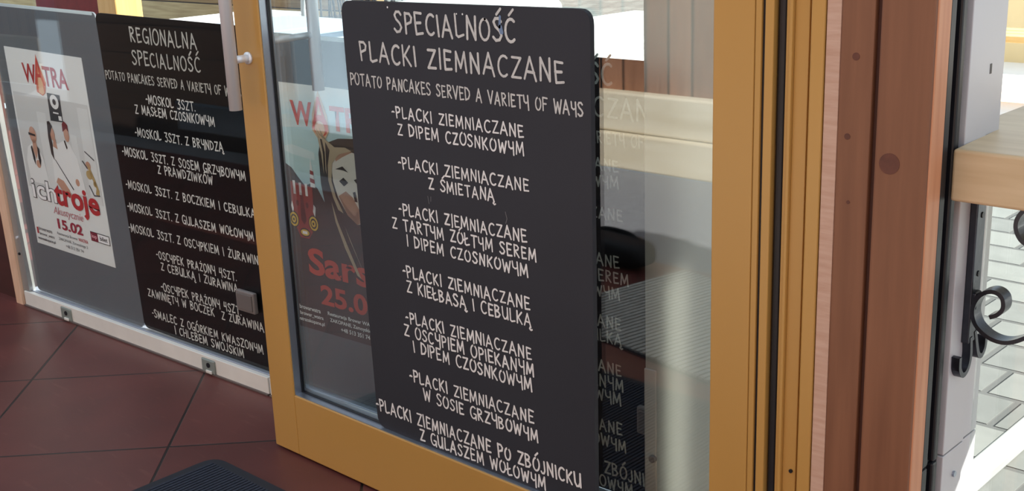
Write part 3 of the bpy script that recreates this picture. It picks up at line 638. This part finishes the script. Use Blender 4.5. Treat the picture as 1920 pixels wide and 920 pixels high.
for pos, c in ((0.0, (52, 40, 40)), (0.40, (58, 42, 40)), (0.50, (70, 54, 50)), (0.58, (168, 202, 214)), (0.72, (206, 232, 236)), (0.85, (200, 236, 248)), (1.0, (120, 206, 250))):
    el = cr.elements.new(pos); el.color = srgb(*c)
cr.elements.remove(cr.elements[0]); cr.elements.remove(cr.elements[-1])
nt.links.new(mr.outputs[0], rp.inputs['Fac']); nt.links.new(rp.outputs['Color'], b_.inputs['Base Color'])
mesh_obj('paper', bm, SKYP, p2)
BROWNP = mat('print_dark_brown', (56, 40, 38), 0.6); STRAW = mat('print_straw_hair', (186, 168, 140), 0.6); MASKR = mat('print_mask_red', (150, 46, 38), 0.6); YEL = mat('print_yellow', (214, 178, 60), 0.6)
SKIN2 = mat('print_pale_skin', (240, 230, 222), 0.6); LRED = mat('print_coral', (232, 92, 70), 0.6)
printed(p2, 'landscape', [[(.0, .40), (.0, .70), (.05, .68), (.10, .665), (.15, .63), (.20, .60), (.25, .615), (.30, .60), (.36, .54), (.40, .50), (.45, .44), (1, .40), (1, .0), (0, 0)]], BROWNP, fb_, e(1))
printed(p2, 'tower', [[(.245, .60), (.25, .66), (.262, .72), (.275, .66), (.285, .60)]], WHITEP, fb_, e(2))
printed(p2, 'tower', [[(.247, .62), (.284, .615), (.284, .632), (.247, .637)], [(.25, .652), (.28, .648), (.278, .664), (.252, .668)]], MASKR, fb_, e(3))
# woman
printed(p2, 'woman_hair', [[(.36, .80), (.335, .74), (.335, .62), (.365, .50), (.40, .42), (.55, .38), (.80, .40), (.84, .60), (.80, .74), (.66, .82), (.50, .81), (.42, .79)]], HAIR, fb_, e(3))
printed(p2, 'woman_face', [[(.43, .70), (.46, .745), (.54, .77), (.70, .755), (.75, .62), (.69, .50), (.60, .485), (.53, .515), (.465, .58), (.435, .64)]], SKIN2, fb_, e(4))
printed(p2, 'woman_face', [[(.47, .585), (.53, .61), (.58, .59), (.62, .55), (.65, .50), (.60, .485), (.53, .515)], [(.46, .745), (.54, .77), (.60, .765), (.52, .74), (.47, .72)]], FLESH, fb_, e(5))
printed(p2, 'woman_face', [[(.485, .645), (.52, .662), (.555, .645), (.52, .628)], [(.585, .61), (.605, .615), (.615, .575), (.595, .575)], [(.46, .69), (.52, .705), (.56, .685), (.52, .69)], [(.60, .66), (.64, .67), (.66, .645), (.63, .64)]], HAIR, fb_, e(6))
printed(p2, 'woman_hair', [[(.36, .845), (.40, .80), (.47, .775), (.55, .78), (.60, .77), (.50, .75), (.44, .71), (.425, .64), (.45, .58), (.50, .52), (.46, .53), (.41, .60), (.385, .68), (.39, .75)],
    [(.335, .83), (.36, .80), (.375, .74), (.37, .66), (.36, .74), (.345, .79)], [(.41, .56), (.45, .48), (.52, .38), (.60, .27), (.57, .28), (.49, .38), (.43, .48)], [(.50, .47), (.55, .40), (.62, .30), (.60, .33), (.53, .42)], [(.32, .85), (.36, .82), (.42, .80), (.36, .81)]], STRAW, fb_, e(7))
printed(p2, 'woman_hair', [[(.40, .79), (.43, .76), (.405, .70), (.40, .64), (.43, .57), (.42, .57), (.39, .64), (.393, .70)], [(.44, .55), (.47, .50), (.53, .42), (.52, .42), (.46, .50)]], HAIR, fb_, e(8))
printed(p2, 'cloud', [[(0, .86), (.10, .88), (.28, .87), (.30, .84), (.15, .83), (0, .82)], [(.46, .80), (.60, .82), (.9, .81), (1, .79), (1, .76), (.85, .78)], [(.0, .74), (.12, .76), (.30, .74), (.30, .71), (.12, .72)]], mat('print_cloud', (226, 240, 244), 0.6), fb_, e(1.5))
# carved mask
printed(p2, 'mask', [[(.08, .61), (.26, .60), (.255, .50), (.25, .43), (.20, .385), (.13, .385), (.085, .44), (.075, .52)]], MASKR, fb_, e(4))
printed(p2, 'mask', [[(.10, .615), (.12, .615), (.12, .56), (.10, .56)], [(.15, .61), (.17, .61), (.17, .56), (.15, .56)], [(.20, .61), (.22, .61), (.22, .56), (.20, .56)], [(.08, .53), (.07, .51), (.08, .48), (.09, .50)], [(.26, .53), (.275, .52), (.265, .48), (.25, .50)]], WHITEP, fb_, e(5))
printed(p2, 'mask', [[(.155, .57), (.175, .57), (.19, .46), (.17, .44), (.145, .46)], ell(.125, .525, .012, .012), ell(.205, .522, .012, .012)], mat('print_mask_dark', (104, 26, 24), 0.6), fb_, e(5))
for (u_, v_) in ((.085, .455), (.248, .452)):
    printed(p2, 'mask_earring', [ell(u_, v_, .042, .034)], BLACKP, fb_, e(5)); printed(p2, 'mask_earring', [ell(u_, v_, .036, .029)], YEL, fb_, e(6)); printed(p2, 'mask_earring', [ell(u_, v_, .026, .021)], BLACKP, fb_, e(7)); printed(p2, 'mask_earring', [ell(u_, v_, .018, .014)], YEL, fb_, e(8)); printed(p2, 'mask_earring', [ell(u_, v_, .007, .006)], BLACKP, fb_, e(9))
printed(p2, 'mask', [ell(.17, .408, .042, .018)], BLACKP, fb_, e(6)); printed(p2, 'mask', [ell(.17, .408, .036, .013)], YEL, fb_, e(7)); printed(p2, 'mask', [[(.15, .414), (.19, .414), (.19, .402), (.15, .402)]], WHITEP, fb_, e(8))
lettering(p2, 'W', (.135, .840, .310, .935), LRED, fb_, e(3), .03, 'logo_lettering'); lettering(p2, 'TRA', (.45, .838, .80, .932), LRED, fb_, e(3), .03, 'logo_lettering')
printed(p2, 'flame_emblem', [[(.30, .83), (.31, .89), (.34, .94), (.37, .985), (.40, .94), (.43, .89), (.435, .83), (.40, .80), (.34, .80)]], FLAME2, fb_, e(4))
printed(p2, 'flame_emblem', [ell(.37, .85, .06, .042)], LRED, fb_, e(5)); printed(p2, 'flame_emblem', [ell(.365, .838, .040, .030)], FLAME2, fb_, e(6))
lettering(p2, 'A', (.305, .835, .435, .96), LRED, fb_, e(7), 0, 'logo_lettering')
ORED = mat('print_orange_red', (208, 72, 52), 0.6)
lettering(p2, 'Sarsa', (.174, .238, .80, .350), ORED, fb_, e(4), .03); lettering(p2, '25.01', (.255, .120, .70, .205), ORED, fb_, e(4), .03)
for (tx, r_) in (('browarwatra', (.062, .078, .24, .096)), ('browar_watra', (.062, .050, .26, .068)), ('watrazakopane.pl', (.035, .022, .265, .042)), ('Restauracja Browar WATRA', (.30, .076, .70, .096)), ('ZAKOPANE, Zamoyskiego 2', (.314, .050, .70, .070)), ('+48 513 351 74', (.40, .024, .63, .042))):
    lettering(p2, tx, r_, WHITEP, fb_, e(4), .02)

# ------------------------------------------------------------------ trims at the far left and behind the door
t1 = thing('trim_1', 'pale raw timber post edge at the far left end of the glass panels', 'trim', sl(-0.05, -0.004), YAW, kind='structure')
bm = bmesh.new(); prism_xz(bm, [(-0.012, 0.0), (0.036, 0.0), (0.014, 0.55), (-0.045, 2.2), (-0.10, 2.2), (-0.040, 0.55)], 0.0, 0.05); mesh_obj('post', bm, mat('pale_timber', (216, 176, 146), 0.7, scale=10, stretch=(6, 6, 1), rgb2=(226, 192, 164)), t1)
bm = bmesh.new(); box(bm, -3.0, -0.092, 0.02, 0.08, 0.0, 2.4)
lw_ = mesh_obj('shaded_floor_standin', bm, mat('shaded_floor_red', (70, 32, 26), 0.6, var=0.2, scale=3, stretch=(1, 1, 6)))
lw_.location = sl(0, 0); lw_.rotation_euler = (0, 0, YAW)
tag(lw_, 'added dark reddish brown wall standing in for shaded floor at the far left edge behind the pale post', 'wall', kind='structure')  # added dark sheet in place of floor lying in shade
t2 = thing('trim_2', 'grey aluminium end channel with screws beside the pale timber post', 'trim', sl(-0.02, 0.0), YAW, kind='structure')
bm = bmesh.new(); prism_xz(bm, [(0.008, 0.0), (0.020, 0.0), (0.020, 0.06), (0.052, 0.06), (0.020, 0.60), (-0.06, 2.2), (-0.10, 2.2), (-0.016, 0.60)], 0.006, 0.03); mesh_obj('channel', bm, ALU, t2)
for z in (0.262, 0.20): 
    bm = bmesh.new(); tube(bm, [(0.022, 0.001, z), (0.022, 0.007, z)], 0.005, 12); mesh_obj('screw', bm, BLACKRUB if z < .25 else STEEL, t2)
t3 = thing('trim_3', 'pale grey upright panel behind the clear right strip of the door glass', 'trim', sl(2.8085, -0.02), YAW, kind='structure')
boxo('panel', PALEWALL, t3, 0, 0.37, 0.0, 0.018, 0.0, 2.25, bev=0.001)
boxo('profile', mat('pale_profile', (178, 178, 174), 0.5), t3, 0.0, 0.030, -0.006, 0.0, 0.0, 0.42, bev=0.002)
bm = bmesh.new(); tube(bm, [(0.024, -0.014, 0.215), (0.024, -0.005, 0.215)], 0.008, 14); mesh_obj('knob', bm, DKGREY, t3)

# ------------------------------------------------------------------ door mat
mt = thing('doormat', 'dark navy ribbed doormat with rounded corners on the red tiles', 'mat', (-2.60, 1.545, 0.0), math.radians(0.5))
RUBMAT = mat('mat_rubber', (24, 28, 38), 0.7)
bm = bmesh.new(); prism_xy(bm, rounded_quad([(0, -0.75), (1.25, -0.75), (1.25, 0), (0, 0)], 0.05), 0.0, 0.006); mesh_obj('rubber_base', bm, RUBMAT, mt)
RIB = mat('mat_ribs', (40, 46, 60), 0.95, var=0.3, scale=160)
bm = bmesh.new()
k = 0
x = 0.032
while x < 1.22:
    box(bm, x, x+0.0075, -0.72, -0.030, 0.006, 0.0105); x += 0.0125
mesh_obj('pile_ribs', bm, RIB, mt)

gm = thing('carpet_runner', 'pale grey ribbed carpet runner on the tiles, reflected low in the door glass', 'mat', (-2.0, 0.30, 0), 0.19)
bm = bmesh.new(); prism_xy(bm, rounded_quad([(-.65, -.36), (.65, -.36), (.65, .36), (-.65, .36)], 0.03), 0.0, 0.005); mesh_obj('backing', bm, RUBMAT, gm)
bm = bmesh.new(); x = -0.635
while x < 0.62:
    box(bm, x, x+0.016, -0.35, 0.35, 0.005, 0.011); x += 0.024
mesh_obj('pile_ribs', bm, mat('grey_pile', (176, 176, 170), 0.95, var=0.2, scale=60), gm)
bg_ = thing('shadow_standin_bag', 'added black bag shape standing in for a dark shadow at the edge of the tiles, reflected in the door glass', 'bag', (-2.86, -0.12, 0), 0.15)  # added dark form in place of a shadow on the ground
BAGM = mat('standin_black', (20, 20, 23), 0.7, bump=0.3, scale=30)
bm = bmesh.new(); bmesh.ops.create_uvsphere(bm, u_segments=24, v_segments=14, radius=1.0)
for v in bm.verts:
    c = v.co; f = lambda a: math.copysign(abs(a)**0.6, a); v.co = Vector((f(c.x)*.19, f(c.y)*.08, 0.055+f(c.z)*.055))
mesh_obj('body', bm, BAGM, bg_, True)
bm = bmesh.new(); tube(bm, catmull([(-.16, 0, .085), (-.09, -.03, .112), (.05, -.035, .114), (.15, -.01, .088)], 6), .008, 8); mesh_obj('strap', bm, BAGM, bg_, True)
# ------------------------------------------------------------------ terrace furniture behind the glass
CLOTH = mat('white_cloth', (232, 234, 234), 0.8, var=0.02, scale=6); BLUEG = mat('blue_grey_paint', (176, 194, 212), 0.6, var=0.08, scale=3)
def table(label, x0, x1, y0, y1, z, m, group='white terrace tables'):
    t = thing('terrace_table', label, 'table', ((x0+x1)/2, (y0+y1)/2, 0), 0, group)
    a, b = (x1-x0)/2, (y1-y0)/2
    boxo('tabletop', m, t, -a, a, -b, b, z-0.04, z, bev=0.004)
    for sx in (-1, 1):
        for sy in (-1, 1): boxo('leg', mat('table_leg', (150, 150, 150), 0.5), t, sx*(a-.06)-.025, sx*(a-.06)+.025, sy*(b-.06)-.025, sy*(b-.06)+.025, 0, z-0.04, bev=0.002)
    return t
table('white terrace table beside the stack of folded towels, behind the glass', -2.62, -1.75, 2.62, 4.4, 0.86, CLOTH)
bench = thing('padded_bench', 'white padded bench with a pale blue-grey side, holding the folded towels', 'bench', (-3.2, 3.5, 0))
boxo('base', BLUEG, bench, -0.36, 0.36, -0.85, 1.1, 0.0, 0.80, bev=0.005); boxo('cushion', CLOTH, bench, -0.36, 0.36, -0.85, 1.1, 0.802, 0.86, bev=0.02, seg=3)
for i in range(2):
    bm = bmesh.new(); box(bm, -3.53, -2.93-0.03*i, 3.0, 3.42, 0.8615+0.086*i, 0.946+0.086*i, 0.035, 4)
    tag(mesh_obj('folded_towel', bm, CLOTH, None, True), ('thick white folded towel lying directly on the padded bench', 'thick white folded towel on top of the other towel')[i], 'towel', 'folded white towels')
table('white terrace table seen above the REGIONALNA menu board', -5.14, -4.72, 2.88, 3.60, 0.90, CLOTH)
sb = thing('sideboard', 'blue-grey sideboard right of the small white table, beyond the top of the REGIONALNA board', 'sideboard', (-3.86, 2.78, 0))
boxo('body', BLUEG, sb, -.22, .22, -.20, .20, 0.0, .93, bev=.004); boxo('top', BLUEG, sb, -.24, .24, -.22, .22, .932, .965, bev=.004)
for sx in (-1, 1): boxo('door', BLUEG, sb, sx*.11-.10, sx*.11+.10, -.208, -.2, .08, .90, bev=.003)
po = thing('wooden_post', 'square honey yellow wooden post above the REGIONALNA board', 'post', (-7.62, 4.2, 0))
boxo('shaft', mat('honey_wood', (222, 178, 100), 0.6, scale=4, stretch=(8, 8, .6), rgb2=(236, 198, 126)), po, -0.12, 0.12, -0.1, 0.1, 0.0, 2.3, bev=0.01); boxo('foot', ALU, po, -0.13, 0.13, -0.11, 0.11, 0.0, 0.08, bev=0.003)
ch = thing('upholstered_bench', 'dark red upholstered high-back bench left of the yellow post', 'bench', (-8.75, 4.25, 0))
RCL = mat('dark_red_cloth', (120, 30, 34), 0.85, var=0.15, scale=20)
boxo('backrest', RCL, ch, -0.56, 0.56, 0.16, 0.24, 0.42, 1.25, bev=0.03, seg=3); boxo('seat', RCL, ch, -0.56, 0.56, -0.26, 0.24, 0.38, 0.46, bev=0.02, seg=3)
for sx in (-1, 1):
    for sy in (-1, 1): boxo('leg', BROWN, ch, sx*.5-.02, sx*.5+.02, sy*.2-.02, sy*.2+.02, 0, 0.38, bev=0.002)
WB = plank_mat('beige_planks', (150, 122, 82), (206, 186, 140), 2, 0.16, 0.01, 0.7, (0.6, 8, 8), 5)
bm = bmesh.new(); box(bm, -14, -6.6, 5.6, 5.7, 0, 2.6)
tag(mesh_obj('wall_back', bm, WB), 'beige horizontal plank wall far behind the left glass panel', 'wall', kind='structure')
GW = mat('blue_grey_wall', (110, 128, 142), 0.7, var=0.15, scale=1.5)
pl = thing('planter_box', 'blue-grey planter box with dry bare twigs behind the door glass', 'planter', (-4.72, 4.0, 0))
boxo('box', mat('pale_blue_paint', (222, 234, 246), 0.6, var=0.05, scale=3), pl, -0.55, 0.55, -0.22, 0.22, 0.0, 0.80, bev=0.006); boxo('soil', mat('soil', (60, 48, 40), 0.9, var=0.2, scale=30), pl, -0.52, 0.52, -0.19, 0.19, 0.78, 0.815)
bm = bmesh.new(); rng = random.Random(3)
for i in range(46):
    bx_, by_ = rng.uniform(-.48, .48), rng.uniform(-.14, .14); hgt = rng.uniform(.3, .8); dx, dy = rng.uniform(-.3, .3), rng.uniform(-.15, .15)
    pts = [(bx_+dx*t_*t_+rng.uniform(-.01, .01), by_+dy*t_, .80+hgt*t_) for t_ in (0, .25, .5, .75, 1)]
    tube(bm, pts, [.006, .005, .004, .003, .002], 5)
    for q in range(3):
        a = Vector(pts[2+q % 3]); d = Vector((rng.uniform(-.16, .16), rng.uniform(-.08, .08), rng.uniform(.05, .2))); tube(bm, [a, a+d*.5, a+d], [.003, .0025, .0015], 4)
mesh_obj('twigs', bm, mat('dry_twig', (64, 58, 54), 0.9, var=0.3, scale=30), pl)
oc = thing('garden_chair', 'white metal chair with an oval hoop back behind the steel handles', 'chair', (-4.46, 3.28, 0))
WM = mat('white_metal', (236, 238, 238), 0.4)
bm = bmesh.new(); tube(bm, [(0.17*math.cos(a), 0.20, 0.92+0.20*math.sin(a)) for a in [2*math.pi*k/28 for k in range(29)]], 0.014, 8, False); mesh_obj('hoop_back', bm, WM, oc, True)
bm = bmesh.new(); tube(bm, [(0, 0, 0.43), (0, 0, 0.45)], 0.21, 28); mesh_obj('seat', bm, WM, oc)
for (sx, sy) in ((-1, -1), (1, -1), (-1, 1), (1, 1)):
    bm = bmesh.new(); tube(bm, [(sx*.19, sy*.20, 0), (sx*.15, sy*.15, .43)], 0.011, 8); mesh_obj('leg', bm, WM, oc, True)
bm = bmesh.new(); tube(bm, [(-.07, .19, .44), (-.07, .20, .74)], 0.011, 8); tube(bm, [(.07, .19, .44), (.07, .20, .74)], 0.011, 8); mesh_obj('back_stay', bm, WM, oc, True)

# ------------------------------------------------------------------ outside right: sunlit facade and added shading canopy
FAC = mat('cream_render', (226, 206, 160), 0.8, var=0.1, scale=1.2)
hb = thing('garden_wall', 'low bright cream garden wall beyond the white paving, top right', 'wall', (-2.5, 9.5, 0))
boxo('masonry', FAC, hb, -3.5, 5.5, 0, 0.25, 0, 0.58); boxo('coping', mat('coping_white', (236, 236, 232), 0.8), hb, -3.55, 5.55, -0.03, 0.28, 0.58, 0.63, bev=0.01)
gb = thing('garden_bench', 'ochre wooden bench standing on the white paving, top right', 'bench', (-2.75, 7.9, 0))
OCH = mat('ochre_wood', (206, 164, 96), 0.6, scale=4, stretch=(1, 10, 10), rgb2=(222, 186, 122))
for yy in (-.16, 0.0, .16): boxo('slat', OCH, gb, -.6, .6, yy-.07, yy+.07, .40, .44, bev=0.005)
for sx in (-1, 1): boxo('leg', OCH, gb, sx*.5-.04, sx*.5+.04, -.2, .2, 0.012, .40, bev=0.004)
kb = boxo('edging_kerb', mat('pale_kerb', (170, 172, 170), 0.7, var=0.05), None, -1.062, -1.002, 2.05, 3.5, 0.0, 0.03, bev=0.006)
tag(kb, 'white edging strip on the paving below the window at the lower right', 'kerb')
cp = thing('shading_canopy', 'added pale canvas canopy on four posts, out of view, shading the service window', 'canopy', (1.9, 2.98, 0))  # added out of view to keep sun off the window reveal
boxo('canvas', mat('canvas', (206, 200, 186), 0.9), cp, -1.9, 1.9, -0.57, 0.57, 2.35, 2.40)
for (sx, sy) in ((-1, -1), (1, -1), (-1, 1), (1, 1)): boxo('post', ALU, cp, sx*1.8-.04, sx*1.8+.04, sy*0.52-.03, sy*0.52+.03, 0, 2.35)
